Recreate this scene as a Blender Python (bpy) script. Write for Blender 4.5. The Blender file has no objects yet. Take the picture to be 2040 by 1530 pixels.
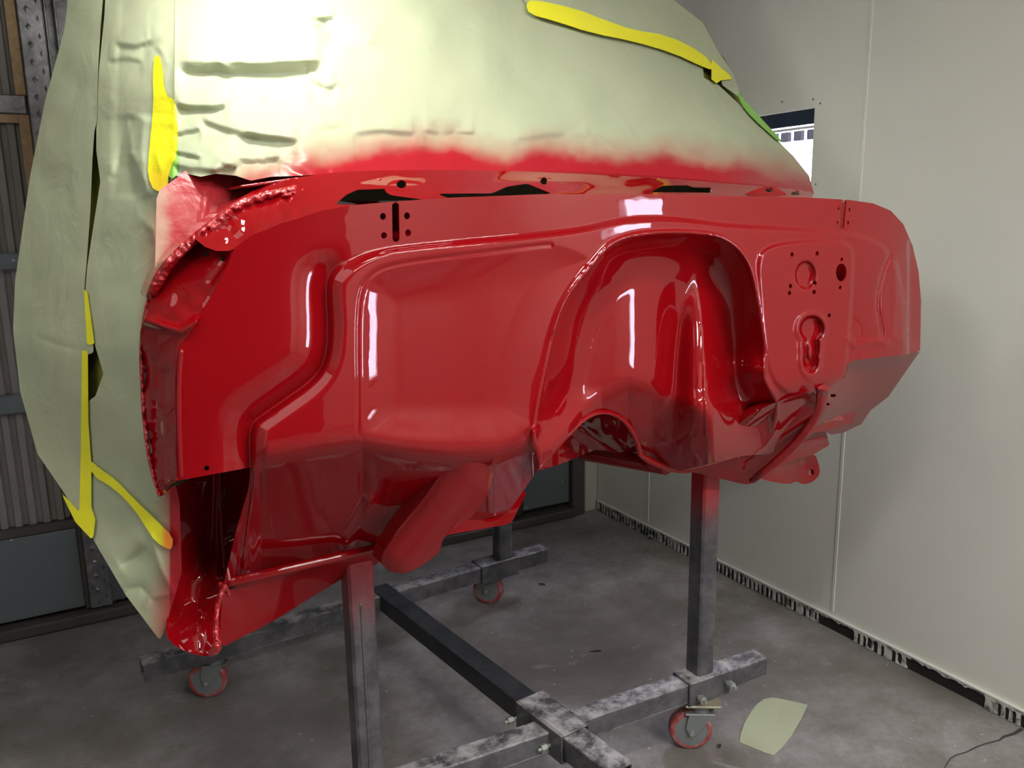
import bpy, math, random
import numpy as np
from mathutils import Vector, Matrix
random.seed(7); rng = np.random.RandomState(3)
scene = bpy.context.scene
col = scene.collection

# ------------------------------------------------------------------ camera
F = 1650.0; CX = 1020.0; CY = 765.0; CAMH = 1.54
def _cv(x, y):
    v = np.array([x - CX, -(y - CY), -F]); return v / np.linalg.norm(v)
_Z = -_cv(1150, 9000)
_Y = _cv(78, 412); _Y = _Y - _Y.dot(_Z) * _Z; _Y /= np.linalg.norm(_Y)
_X = np.cross(_Y, _Z)
ROT = np.array([_X, _Y, _Z])            # camera vector -> world vector
CAM = np.array([0.0, 0.0, CAMH])
cd = bpy.data.cameras.new('camera'); cam = bpy.data.objects.new('camera', cd); col.objects.link(cam)
cd.sensor_fit = 'HORIZONTAL'; cd.sensor_width = 36.0; cd.lens = F / 2040.0 * 36.0
cd.clip_start = 0.02; cd.clip_end = 200
cam.matrix_world = Matrix.Translation(CAM) @ Matrix(ROT.tolist()).to_4x4()
scene.camera = cam

# ------------------------------------------------------------------ world, lights, exposure
w = bpy.data.worlds.new('overcast_sky'); scene.world = w; w.use_nodes = True
bg = w.node_tree.nodes['Background']; bg.inputs[0].default_value = (0.86, 0.82, 1.0, 1); bg.inputs[1].default_value = 22.0
def area(name, loc, target, sx, sy, power, color):
    l = bpy.data.lights.new(name, 'AREA'); l.shape = 'RECTANGLE'; l.size = sx; l.size_y = sy
    l.energy = power; l.color = color
    o = bpy.data.objects.new(name, l); col.objects.link(o); o.location = loc
    d = Vector(target) - Vector(loc); o.rotation_euler = d.to_track_quat('-Z', 'Y').to_euler()
    return o
area('lamp_over_cab', (0.33, 1.47, 2.24), (0.44, 1.75, 1.90), 0.25, 0.10, 7.5, (1.0, 0.98, 0.90))
area('ceiling_tube_and_fill_light', (0.55, 0.35, 2.66), (0.55, 0.351, 0), 1.2, 0.14, 22, (1.0, 0.98, 0.93))
area('ceiling_tube_and_fill_light', (1.4, -1.2, 2.66), (1.4, -1.199, 0), 1.2, 0.25, 98, (1.0, 0.97, 0.93))
area('ceiling_tube_and_fill_light', (-0.9, 0.9, 2.66), (-0.9, 0.901, 0), 1.6, 1.6, 13, (1.0, 0.98, 0.93))  # added soft fill to brighten the left side, not a tube fixture
scene.view_settings.view_transform = 'Standard'; scene.view_settings.look = 'None'
scene.view_settings.gamma = 1; scene.view_settings.use_curve_mapping = False
scene.view_settings.exposure = 0.0

# ------------------------------------------------------------------ pixel helpers (a pixel plus a real depth gives a point)
def ray(x, y):
    x = np.asarray(x, float); y = np.asarray(y, float)
    c = np.stack([x - CX, -(y - CY), np.full_like(x, -F)], -1)
    return c @ ROT.T
def WP(x, y, Y):
    d = ray(x, y); t = (np.asarray(Y, float)) / d[..., 1]
    return CAM + d * t[..., None]
def WX(x, y, X):
    d = ray(x, y); return CAM + d * (X / d[..., 0])
def WZ(x, y, z=0.0):
    d = ray(x, y); t = (z - CAMH) / d[..., 2]; return CAM + d * t

# ------------------------------------------------------------------ materials
def mat(name, color, rough=0.5, metal=0.0, coat=0.0, spec=0.5):
    m = bpy.data.materials.new(name); m.use_nodes = True
    b = m.node_tree.nodes['Principled BSDF']
    b.inputs['Base Color'].default_value = (*color, 1); b.inputs['Roughness'].default_value = rough
    b.inputs['Metallic'].default_value = metal; b.inputs['Coat Weight'].default_value = coat
    b.inputs['Coat Roughness'].default_value = 0.02; b.inputs['Specular IOR Level'].default_value = spec
    return m
def N(m, t): return m.node_tree.nodes.new(t)
def L(m, a, b): m.node_tree.links.new(a, b)
def bsdf(m): return m.node_tree.nodes['Principled BSDF']
def noise(m, scale, detail=4, rough=0.55, vec=None, dist=0.0):
    n = N(m, 'ShaderNodeTexNoise'); n.inputs['Scale'].default_value = scale
    n.inputs['Detail'].default_value = detail; n.inputs['Roughness'].default_value = rough
    n.inputs['Distortion'].default_value = dist
    if vec is None:
        g = N(m, 'ShaderNodeNewGeometry'); vec = g.outputs['Position']
    L(m, vec, n.inputs['Vector']); return n.outputs['Fac']
def ramp(m, fac, stops):
    r = N(m, 'ShaderNodeValToRGB'); L(m, fac, r.inputs[0])
    e = r.color_ramp.elements
    while len(e) < len(stops): e.new(0.5)
    for k, (p, c) in enumerate(stops):
        e[k].position = p; e[k].color = (*c, 1) if len(c) == 3 else c
    return r.outputs[0]
def mix(m, fac, a, b, mode='MIX'):
    x = N(m, 'ShaderNodeMix'); x.data_type = 'RGBA'; x.blend_type = mode
    for sock, v in ((x.inputs[0], fac), (x.inputs[6], a), (x.inputs[7], b)):
        if isinstance(v, (int, float)): sock.default_value = v
        elif isinstance(v, tuple): sock.default_value = (*v, 1)
        else: L(m, v, sock)
    return x.outputs[2]
def bump(m, h, strength=0.3, dist=0.01):
    b = N(m, 'ShaderNodeBump'); b.inputs['Strength'].default_value = strength; b.inputs['Distance'].default_value = dist
    L(m, h, b.inputs['Height']); L(m, b.outputs[0], bsdf(m).inputs['Normal'])

RED = (0.245, 0.0020, 0.0045)
paint = mat('red_gloss_paint', RED, 0.12, 0, 1.0, 0.0)
bump(paint, noise(paint, 60, 2), 0.02, 0.002)
paint_mat = mat('dry_red_overspray', (0.20, 0.006, 0.012), 0.6, 0, 0.0, 0.0)
paint_rough = mat('red_paint_over_sealer', (0.40, 0.004, 0.010), 0.25, 0, 0.8)
bump(paint_rough, noise(paint_rough, 70, 3, dist=1.2), 0.6, 0.008)

paper = mat('masking_paper', (0.42, 0.45, 0.31), 0.5, 0, 0, 0.3)
def paper_nodes(m, base, dark):
    a = N(m, 'ShaderNodeAttribute'); a.attribute_name = 'mist'
    fib = noise(m, 160, 3)
    big = noise(m, 3.0, 3)
    c = mix(m, ramp(m, big, [(0.35, (0, 0, 0)), (0.7, (1, 1, 1))]), base, dark)
    c = mix(m, ramp(m, fib, [(0.3, (0, 0, 0)), (0.8, (0.25, 0.25, 0.25))]), c, dark)
    c = mix(m, a.outputs['Fac'], c, (0.33, 0.010, 0.018))
    L(m, c, bsdf(m).inputs['Base Color'])
    bump(m, noise(m, 9, 4, 0.5, dist=0.6), 0.35, 0.012)
    r = N(m, 'ShaderNodeMapRange'); L(m, a.outputs['Fac'], r.inputs[0])
    r.inputs[3].default_value = 0.55; r.inputs[4].default_value = 0.26; L(m, r.outputs[0], bsdf(m).inputs['Roughness'])
paper_nodes(paper, (0.40, 0.43, 0.285), (0.35, 0.39, 0.26))
paper_in = mat('dark_olive_paper', (0.16, 0.17, 0.02), 0.7)
tape = mat('yellow_masking_tape', (0.78, 0.74, 0.015), 0.45)
a_ = N(tape, 'ShaderNodeAttribute'); a_.attribute_name = 'mist'
L(tape, mix(tape, a_.outputs['Fac'], (0.78, 0.74, 0.015), (0.95, 0.16, 0.02)), bsdf(tape).inputs['Base Color'])
bump(tape, noise(tape, 120, 3), 0.25, 0.003)
green_tape = mat('green_masking_tape', (0.22, 0.48, 0.08), 0.5)

wallm = mat('white_painted_wall', (0.68, 0.68, 0.63), 0.42)
L(wallm, mix(wallm, ramp(wallm, noise(wallm, 1.3, 4), [(0.3, (0, 0, 0)), (0.75, (1, 1, 1))]), (0.70, 0.70, 0.645), (0.63, 0.635, 0.59)), bsdf(wallm).inputs['Base Color'])
bump(wallm, noise(wallm, 40, 3), 0.08, 0.003)
darkwall = mat('pale_side_wall', (0.55, 0.55, 0.52), 0.6)
ceilm = mat('ceiling_paint', (0.6, 0.6, 0.57), 0.7)

floorm = mat('stained_concrete', (0.2, 0.19, 0.18), 0.55)
f1 = noise(floorm, 1.6, 8, 0.6, dist=0.4); f2 = noise(floorm, 7, 8, 0.65); f3 = noise(floorm, 45, 4, 0.7)
c = ramp(floorm, f1, [(0.34, (0.13, 0.118, 0.105)), (0.50, (0.235, 0.22, 0.21)), (0.62, (0.34, 0.325, 0.325))])
c = mix(floorm, ramp(floorm, f2, [(0.40, (0, 0, 0)), (0.66, (0.55, 0.55, 0.55))]), c, (0.13, 0.115, 0.10))
c = mix(floorm, ramp(floorm, noise(floorm, 4.3, 9, 0.72, dist=1.0), [(0.60, (0, 0, 0)), (0.67, (0.55, 0.55, 0.55))]), c, (0.36, 0.35, 0.36))
c = mix(floorm, ramp(floorm, f3, [(0.35, (0.3, 0.3, 0.3)), (0.6, (0, 0, 0))]), c, (0.12, 0.11, 0.10))
vor = N(floorm, 'ShaderNodeTexVoronoi'); vor.inputs['Scale'].default_value = 14
gg = N(floorm, 'ShaderNodeNewGeometry'); L(floorm, gg.outputs['Position'], vor.inputs['Vector'])
c = mix(floorm, ramp(floorm, vor.outputs['Distance'], [(0.045, (1, 1, 1)), (0.06, (0, 0, 0))]), c, (0.42, 0.42, 0.42))
L(floorm, c, bsdf(floorm).inputs['Base Color'])
L(floorm, ramp(floorm, f2, [(0.3, (0.38, 0.38, 0.38)), (0.7, (0.65, 0.65, 0.65))]), bsdf(floorm).inputs['Roughness'])
bump(floorm, f3, 0.12, 0.004)
crackm = mat('dark_floor_crack', (0.05, 0.045, 0.04), 0.9)  # the crack's own dark colour

steel = mat('dusty_black_steel', (0.045, 0.045, 0.05), 0.45)
def dusty(m, base, dust, lo=0.15, up=0.95):
    g = N(m, 'ShaderNodeNewGeometry'); s = N(m, 'ShaderNodeSeparateXYZ'); L(m, g.outputs['Normal'], s.inputs[0])
    upf = ramp(m, s.outputs['Z'], [(0.5, (lo, lo, lo)), (0.8, (up, up, up))])
    n = ramp(m, noise(m, 13, 7, 0.75, dist=0.15), [(0.42, (0, 0, 0)), (0.60, (1, 1, 1))])
    fac = mix(m, 1.0, upf, n, 'MULTIPLY')
    a = N(m, 'ShaderNodeAttribute'); a.attribute_name = 'mist'
    cc = mix(m, fac, base, dust)
    cc = mix(m, a.outputs['Fac'], cc, (0.35, 0.006, 0.012))
    L(m, cc, bsdf(m).inputs['Base Color']); bump(m, noise(m, 90, 3), 0.2, 0.002)
dusty(steel, (0.050, 0.050, 0.057), (0.42, 0.41, 0.41))
steel2 = mat('black_steel_channel', (0.02, 0.024, 0.03), 0.4); dusty(steel2, (0.02, 0.024, 0.03), (0.10, 0.10, 0.10), 0.05, 0.3)
castm = mat('grey_caster_plating', (0.20, 0.22, 0.22), 0.45, 0.3)
boltm = mat('zinc_bolt', (0.45, 0.48, 0.44), 0.4, 0.7)
platem = mat('dirty_yellow_zinc_plate', (0.33, 0.30, 0.22), 0.5, 0.4)
tyre = mat('red_polyurethane_wheel', (0.30, 0.055, 0.05), 0.45)
L(tyre, mix(tyre, ramp(tyre, noise(tyre, 30, 4), [(0.45, (0, 0, 0)), (0.65, (0.8, 0.8, 0.8))]), (0.30, 0.045, 0.045), (0.30, 0.20, 0.19)), bsdf(tyre).inputs['Base Color'])
galv = mat('dull_galvanised_steel', (0.20, 0.205, 0.21), 0.45, 0.6)
L(galv, ramp(galv, noise(galv, 14, 6, 0.7, dist=1), [(0.35, (0.10, 0.10, 0.105)), (0.6, (0.22, 0.22, 0.225)), (0.75, (0.36, 0.36, 0.36))]), bsdf(galv).inputs['Base Color'])
greypan = mat('blue_grey_sheet_panel', (0.10, 0.12, 0.125), 0.5)
v2 = N(greypan, 'ShaderNodeTexVoronoi'); v2.inputs['Scale'].default_value = 16
g2 = N(greypan, 'ShaderNodeNewGeometry'); L(greypan, g2.outputs['Position'], v2.inputs['Vector'])
L(greypan, mix(greypan, ramp(greypan, v2.outputs['Distance'], [(0.07, (1, 1, 1)), (0.1, (0, 0, 0))]), (0.105, 0.125, 0.13), (0.35, 0.37, 0.37)), bsdf(greypan).inputs['Base Color'])
corrm = mat('brown_grey_corrugated_sheet', (0.20, 0.185, 0.175), 0.7)
bump(corrm, noise(corrm, 60, 3), 0.3, 0.003)
woodm = mat('pine_strip', (0.36, 0.24, 0.12), 0.7)
L(woodm, ramp(woodm, noise(woodm, 25, 4, dist=1.5), [(0.3, (0.28, 0.18, 0.09)), (0.7, (0.42, 0.28, 0.15))]), bsdf(woodm).inputs['Base Color'])
brown = mat('dark_brown_frame', (0.055, 0.045, 0.04), 0.6)
blackm = mat('plain_black', (0.012, 0.012, 0.013), 0.6)
beige = mat('beige_jamb_paint', (0.42, 0.41, 0.35), 0.6)
glass = bpy.data.materials.new('window_glass'); glass.use_nodes = True
gb = bsdf(glass); gb.inputs['Base Color'].default_value = (0.95, 0.97, 1, 1); gb.inputs['Transmission Weight'].default_value = 1
gb.inputs['Roughness'].default_value = 0; gb.inputs['IOR'].default_value = 1.01
corredgem = mat('near_black_corrugated_edge', (0.010, 0.010, 0.012), 0.8, 0, 0, 0.1)  # even near-black colour, tuned to stay dark against the bright sky
darkblue = mat('dark_blue_header', (0.02, 0.03, 0.055), 0.25)
ventm = mat('painted_vent_strip', (0.48, 0.49, 0.46), 0.6)
L(ventm, mix(ventm, ramp(ventm, noise(ventm, 22, 5, dist=1), [(0.45, (0, 0, 0)), (0.62, (1, 1, 1))]), (0.50, 0.51, 0.48), (0.10, 0.10, 0.095)), bsdf(ventm).inputs['Base Color'])
scrapm = mat('pale_green_paper_scrap', (0.42, 0.46, 0.31), 0.6)
leafm = mat('dry_dark_leaf', (0.035, 0.028, 0.02), 0.8)

# ------------------------------------------------------------------ object helpers
def link(name, me, m=None, parent=None):
    o = bpy.data.objects.new(name, me); col.objects.link(o)
    if m is not None and not me.materials: me.materials.append(m)
    if parent is not None: o.parent = parent
    return o
def mesh(name, verts, faces, m=None, parent=None, smooth=False, mist=None):
    me = bpy.data.meshes.new(name)
    me.from_pydata([tuple(map(float, v)) for v in verts], [], faces); me.update()
    if smooth: me.polygons.foreach_set('use_smooth', [True] * len(me.polygons))
    if mist is not None:
        a = me.attributes.new('mist', 'FLOAT', 'POINT'); a.data.foreach_set('value', np.asarray(mist, float).ravel())
    return link(name, me, m, parent)
def empty(name, loc, label, cat, group=None):
    o = bpy.data.objects.new(name, None); col.objects.link(o); o.location = (0, 0, 0)
    o.empty_display_size = 0.1
    o['label'] = label; o['category'] = cat
    if group: o['group'] = group
    return o
def struct(o): o['kind'] = 'structure'; return o

class MB:
    def __init__(s): s.v = []; s.f = []; s.mist = []
    def box(s, lo, hi, M=None):
        b = len(s.v)
        for z in (lo[2], hi[2]):
            for y in (lo[1], hi[1]):
                for x in (lo[0], hi[0]):
                    p = Vector((x, y, z)); s.v.append(tuple(M @ p) if M else tuple(p))
        s.f += [tuple(b + i for i in q) for q in ((0, 2, 3, 1), (4, 5, 7, 6), (0, 1, 5, 4), (2, 6, 7, 3), (0, 4, 6, 2), (1, 3, 7, 5))]
        return s
    def bevbox(s, lo, hi, bv=0.004, M=None):
        # box with chamfered edges
        import itertools
        b = len(s.v); idx = {}
        for sx, sy, sz in itertools.product((0, 1), repeat=3):
            c = [hi[k] if q else lo[k] for k, q in enumerate((sx, sy, sz))]
            sg = [-1 if q else 1 for q in (sx, sy, sz)]
            for ax in range(3):
                p = [c[k] + (0 if k == ax else sg[k] * bv) for k in range(3)]
                idx[(sx, sy, sz, ax)] = len(s.v); p = Vector(p); s.v.append(tuple(M @ p) if M else tuple(p))
        for ax in range(3):
            o1, o2 = [k for k in range(3) if k != ax]
            for q in (0, 1):
                def key(a, b_):
                    t = [0, 0, 0]; t[ax] = q; t[o1] = a; t[o2] = b_; return (*t, ax)
                s.f.append(tuple(idx[key(*ab)] for ab in ((0, 0), (1, 0), (1, 1), (0, 1))))
        for ax in range(3):
            o1, o2 = [k for k in range(3) if k != ax]
            for a in (0, 1):
                for b_ in (0, 1):
                    def kk(t, face):
                        v = [0, 0, 0]; v[ax] = t; v[o1] = a; v[o2] = b_; return idx[(*v, face)]
                    s.f.append((kk(0, o1), kk(1, o1), kk(1, o2), kk(0, o2)))
        for sx, sy, sz in itertools.product((0, 1), repeat=3):
            s.f.append(tuple(idx[(sx, sy, sz, ax)] for ax in range(3)))
        return s
    def cyl(s, p0, p1, r0, r1=None, n=16, cap=True):
        r1 = r0 if r1 is None else r1
        p0, p1 = Vector(p0), Vector(p1); d = (p1 - p0).normalized()
        u = d.orthogonal().normalized(); v = d.cross(u); b = len(s.v)
        for p, r in ((p0, r0), (p1, r1)):
            for k in range(n):
                a = 2 * math.pi * k / n; s.v.append(tuple(p + (u * math.cos(a) + v * math.sin(a)) * r))
        for k in range(n): s.f.append((b + k, b + (k + 1) % n, b + n + (k + 1) % n, b + n + k))
        if cap: s.f.append(tuple(b + k for k in range(n))[::-1]); s.f.append(tuple(b + n + k for k in range(n)))
        return s
    def lathe(s, c, axis, prof, n=32):
        c = Vector(c); d = Vector(axis).normalized(); u = d.orthogonal().normalized(); v = d.cross(u); b = len(s.v)
        for (h, r) in prof:
            for k in range(n):
                a = 2 * math.pi * k / n; s.v.append(tuple(c + d * h + (u * math.cos(a) + v * math.sin(a)) * r))
        for j in range(len(prof) - 1):
            for k in range(n):
                s.f.append((b + j * n + k, b + j * n + (k + 1) % n, b + (j + 1) * n + (k + 1) % n, b + (j + 1) * n + k))
        return s
    def build(s, name, m, parent=None, smooth=False, mist=None):
        import bmesh
        me = bpy.data.meshes.new(name); me.from_pydata(s.v, [], s.f); me.update()
        bm = bmesh.new(); bm.from_mesh(me); bmesh.ops.recalc_face_normals(bm, faces=bm.faces); bm.to_mesh(me); bm.free()
        if smooth: me.polygons.foreach_set('use_smooth', [True] * len(me.polygons))
        if mist is not None:
            co = np.array([v.co[:] for v in me.vertices]); a = me.attributes.new('mist', 'FLOAT', 'POINT'); a.data.foreach_set('value', mist(co))
        return link(name, me, m, parent)
def box(name, lo, hi, m, parent=None): return MB().box(lo, hi).build(name, m, parent)

# ------------------------------------------------------------------ pressed-sheet builder
def chaikin(P, n=2, closed=True):
    P = np.array(P, float)
    for _ in range(n):
        Q = np.roll(P, -1, 0) if closed else P[1:]
        A = P if closed else P[:-1]
        R = np.empty((2 * len(A), 2)); R[0::2] = 0.75 * A + 0.25 * Q; R[1::2] = 0.25 * A + 0.75 * Q
        if not closed: R = np.vstack([P[:1], R, P[-1:]])
        P = R
    return P
def sdf(P, x, y):
    """signed distance to a closed polygon, positive inside"""
    P = np.array(P, float); Q = np.roll(P, -1, 0)
    d2 = np.full(x.shape, 1e18); ins = np.zeros(x.shape, bool)
    for (ax, ay), (bx, by) in zip(P, Q):
        ex, ey = bx - ax, by - ay; l2 = ex * ex + ey * ey + 1e-12
        t = np.clip(((x - ax) * ex + (y - ay) * ey) / l2, 0, 1)
        d2 = np.minimum(d2, (x - ax - t * ex) ** 2 + (y - ay - t * ey) ** 2)
        if ay != by:
            c = ((ay > y) != (by > y)) & (x < (bx - ax) * (y - ay) / (by - ay) + ax); ins ^= c
    d = np.sqrt(d2); return np.where(ins, d, -d)
def dline(P, x, y):
    """distance to open polyline and arc parameter 0..1"""
    P = np.array(P, float); d2 = np.full(x.shape, 1e18); tt = np.zeros(x.shape)
    n = len(P) - 1
    for k in range(n):
        (ax, ay), (bx, by) = P[k], P[k + 1]
        ex, ey = bx - ax, by - ay; l2 = ex * ex + ey * ey + 1e-12
        t = np.clip(((x - ax) * ex + (y - ay) * ey) / l2, 0, 1)
        q = (x - ax - t * ex) ** 2 + (y - ay - t * ey) ** 2
        m_ = q < d2; d2 = np.where(m_, q, d2); tt = np.where(m_, (k + t) / n, tt)
    return np.sqrt(d2), tt
def ell(cx, cy, rx, ry, x, y): return (1 - np.sqrt(((x - cx) / rx) ** 2 + ((y - cy) / ry) ** 2)) * min(rx, ry)
def ss(t): t = np.clip(t, 0, 1); return t * t * (3 - 2 * t)
def sp(t, w): return w * np.logaddexp(0, t / w)
def tps(pts):
    P = np.array(pts, float); xy = P[:, :2] / 500.0; n = len(P)
    def U(r2): return 0.5 * r2 * np.log(r2 + 1e-12)
    K = U(((xy[:, None] - xy[None]) ** 2).sum(-1)) + np.eye(n) * 1e-4
    A = np.zeros((n + 3, n + 3)); A[:n, :n] = K; A[:n, n] = 1; A[:n, n + 1:] = xy; A[n, :n] = 1; A[n + 1:, :n] = xy.T
    s = np.linalg.solve(A, np.concatenate([P[:, 2], [0, 0, 0]]))
    def f(x, y):
        x = x / 500.0; y = y / 500.0; r = s[n] + s[n + 1] * x + s[n + 2] * y
        for k in range(n): r = r + s[k] * U((x - xy[k, 0]) ** 2 + (y - xy[k, 1]) ** 2)
        return r
    return f
_tab = rng.rand(64, 64)
def vnoise(x, y, s):
    x = x / s; y = y / s; xi = np.floor(x).astype(int); yi = np.floor(y).astype(int)
    u = x - xi; v = y - yi; u = u * u * u * (u * (6 * u - 15) + 10); v = v * v * v * (v * (6 * v - 15) + 10)
    g = lambda a, b: _tab[a % 64, b % 64]
    return (g(xi, yi) * (1 - u) + g(xi + 1, yi) * u) * (1 - v) + (g(xi, yi + 1) * (1 - u) + g(xi + 1, yi + 1) * u) * v - 0.5
def isosheet(name, inside, bounds, step, place, m, parent=None, mist=None, rim=0.003, rimdir=(0, 1, 0), split=None):
    """mesh of the region inside(x,y)>0 on a grid, edges clipped exactly; place(x,y) -> world points"""
    x0, y0, x1, y1 = bounds
    nx = max(2, int(round((x1 - x0) / step))); ny = max(2, int(round((y1 - y0) / step)))
    gx = np.linspace(x0, x1, nx + 1); gy = np.linspace(y0, y1, ny + 1)
    X, Y = np.meshgrid(gx, gy, indexing='ij'); S = inside(X, Y)
    S = np.where(np.abs(S) < step * 0.02, step * 0.02 * np.where(S >= 0, 1, -1), S)
    idx = -np.ones(S.shape, int); pos = S > 0
    idx[pos] = np.arange(pos.sum()); px = list(X[pos]); py = list(Y[pos])
    cnt = pos[:-1, :-1].astype(int) + pos[1:, :-1] + pos[1:, 1:] + pos[:-1, 1:]
    full = cnt == 4
    I, J = np.nonzero(full)
    faces = np.stack([idx[I, J], idx[I, J + 1], idx[I + 1, J + 1], idx[I + 1, J]], 1).tolist()
    cross = {}
    def cut(a, b):
        k = (a, b) if a < b else (b, a)
        if k not in cross:
            sa, sb = S[a], S[b]; t = sa / (sa - sb)
            cross[k] = len(px); px.append(X[a] + t * (X[b] - X[a])); py.append(Y[a] + t * (Y[b] - Y[a]))
        return cross[k]
    I, J = np.nonzero((cnt > 0) & (cnt < 4))
    for i, j in zip(I.tolist(), J.tolist()):
        cs = [(i, j), (i, j + 1), (i + 1, j + 1), (i + 1, j)]; poly = []
        for a, b in zip(cs, cs[1:] + cs[:1]):
            if pos[a]: poly.append(int(idx[a]))
            if pos[a] != pos[b]: poly.append(cut(a, b))
        if len(poly) >= 3: faces.append(poly)
    px = np.array(px); py = np.array(py)
    V = place(px, py); ms = None if mist is None else np.clip(mist(px, py), 0, 1)
    n = len(V)
    if rim:
        ec = {}
        for k, f_ in enumerate(faces):
            for a, b in zip(f_, f_[1:] + f_[:1]):
                key = (a, b) if a < b else (b, a)
                if key in ec: ec[key] = None
                else: ec[key] = (a, b)
        be = [v for v in ec.values() if v]
        ids = sorted({q for e in be for q in e}); mp = {q: n + len(ids) + k for k, q in enumerate(ids)}; m0 = {q: n + k for k, q in enumerate(ids)}
        ext = V[ids] + np.array(rimdir) * rim
        V = np.vstack([V, V[ids], ext])
        if ms is not None: ms = np.concatenate([ms, ms[ids], ms[ids]])
        faces += [[m0[b], m0[a], mp[a], mp[b]] for a, b in be]
    return mesh(name, V, faces, m, parent, True, ms)
def bnds(P, pad=2):
    P = np.array(P); return (P[:, 0].min() - pad, P[:, 1].min() - pad, P[:, 0].max() + pad, P[:, 1].max() + pad)

# ================================================================== SETTING
XR = 2.44; YB = 3.5; XL = -2.0; YF = -2.4; ZC = 2.7
fm = struct(mesh('floor', [(XL, YF, 0), (XR, YF, 0), (XR, YB + 0.3, 0), (XL, YB + 0.3, 0)], [(0, 1, 2, 3)], floorm))
struct(box('ceiling', (XL, YF, ZC), (XR, YB + 0.2, ZC + 0.1), ceilm))
struct(box('wall_left', (XL - 0.1, YF, 0), (XL, YB + 0.2, ZC), darkwall))
struct(box('wall_front', (XL, YF - 0.1, 0), (XR, YF, ZC), mat('front_wall_paint', (0.5, 0.5, 0.47), 0.6)))
struct(box('dark_reflection_panel', (-1.7, YF, 0), (1.15, YF + 0.03, 2.35), mat('dark_reflection_panel_paint', (0.07, 0.07, 0.075), 0.6)))  # added unseen dark panel, deepens what the left of the paint reflects
# right wall with two openings: (Y range, z range)
op = [(-0.72, -0.36, 0.68, 1.74), (2.157, 2.72, 1.25, 1.908)]
mb = MB(); T = 0.07
ys = [YF, op[0][0], op[0][1], op[1][0], op[1][1], YB + 0.2]
for k in range(5):
    if k in (1, 3):
        q = op[0] if k == 1 else op[1]
        mb.box((XR, ys[k], 0), (XR + T, ys[k + 1], q[2])); mb.box((XR, ys[k], q[3]), (XR + T, ys[k + 1], ZC))
    else: mb.box((XR, ys[k], 0), (XR + T, ys[k + 1], ZC))
wr = struct(mb.build('wall_right', wallm))
# vertical seams on the white wall
for yy in (1.945, 0.80, 3.05):
    s_ = MB().bevbox((XR - 0.0025, yy - 0.006, 0.07), (XR + 0.001, yy + 0.006, ZC), 0.001).build('wall_seam', wallm, wr)
for (px_, py_) in ((1558, 203), (1620, 198), (1634, 206), (1625, 367)):
    p = WX(px_, py_, XR - 0.0005); MB().lathe(p, (-1, 0, 0), [(0, 0.0035), (0.001, 0.0025), (0.001, 0)], 8).build('screw_hole', blackm, wr)
# small window onto the next bay
win = struct(bpy.data.objects.new('window_1', None)); col.objects.link(win)
q = op[1]
MB().box((XR + 0.02, q[0], q[3] - 0.052), (XR + 0.055, q[1], q[3])).build('window_header', darkblue, win)
MB().box((XR + 0.03, q[0], q[3] - 0.066), (XR + 0.06, q[1], q[3] - 0.056)).build('window_frame', mat('white_frame', (0.75, 0.76, 0.8), 0.4), win)
box('glass_pane', (XR + 0.040, q[0], q[2]), (XR + 0.044, q[1], q[3] - 0.066), glass, win)
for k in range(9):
    box('corrugated_strip', (XR + 0.35, 2.46 + k * 0.07, 1.838), (XR + 0.37, 2.50 + k * 0.07, 1.884 - 0.003 * (k % 3)), corredgem, win)
win2 = struct(bpy.data.objects.new('window_2', None)); col.objects.link(win2)
q = op[0]
fr = MB()
fr.box((XR - 0.01, q[0] - 0.03, q[2] - 0.03), (XR + 0.0, q[1] + 0.03, q[2])); fr.box((XR - 0.01, q[0] - 0.03, q[3]), (XR + 0.0, q[1] + 0.03, q[3] + 0.03))
fr.build('window_frame', wallm, win2)
box('glass_pane', (XR + 0.040, q[0], q[2]), (XR + 0.044, q[1], q[3]), glass, win2)
# vent strip along the foot of the right wall (real holes; black backing painted in for their shade)
base = struct(bpy.data.objects.new('baseboard_right', None)); col.objects.link(base)
box('black_backing', (XR - 0.004, 0.2, 0.0), (XR - 0.001, YB - 0.03, 0.05), blackm, base)
hy = []; yy = 0.25
while yy < YB - 0.05:
    hy.append((yy + random.uniform(-0.003, 0.003), random.uniform(0.0062, 0.0105), random.random())); yy += 0.0245
def vent_in(Y, Z):
    s = np.minimum(np.minimum(Y - 0.2, YB - 0.03 - Y), np.minimum(Z - 0.002, 0.052 - Z))
    for c_, r, u in hy:
        if u < 0.04: continue
        m_ = np.abs(Y - c_) < 0.03
        lo = 0.008 if u < 0.8 else 0.014
        d = np.hypot((Y[m_] - c_), np.where(Z[m_] > 0.036, Z[m_] - 0.036, np.where(Z[m_] < lo, Z[m_] - lo, 0))) - r
        s[m_] = np.minimum(s[m_], d)
    # stretches where the strip has rusted away
    for a, b in ((1.84, 2.00), (1.36, 1.62)):
        s = np.minimum(s, np.maximum(np.maximum(a - Y, Y - b), Z - 0.043 + 0.004 * np.sin(Y * 90)))
    return s
isosheet('vent_strip', vent_in, (0.19, 0, YB - 0.02, 0.056), 0.0035, lambda a, b: np.stack([np.full_like(a, XR - 0.012), a, b], -1), ventm, base, rim=0.008, rimdir=(1, 0, 0))
box('strip_lip', (XR - 0.013, 0.2, 0.052), (XR, YB - 0.03, 0.056), wallm, base)
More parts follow.
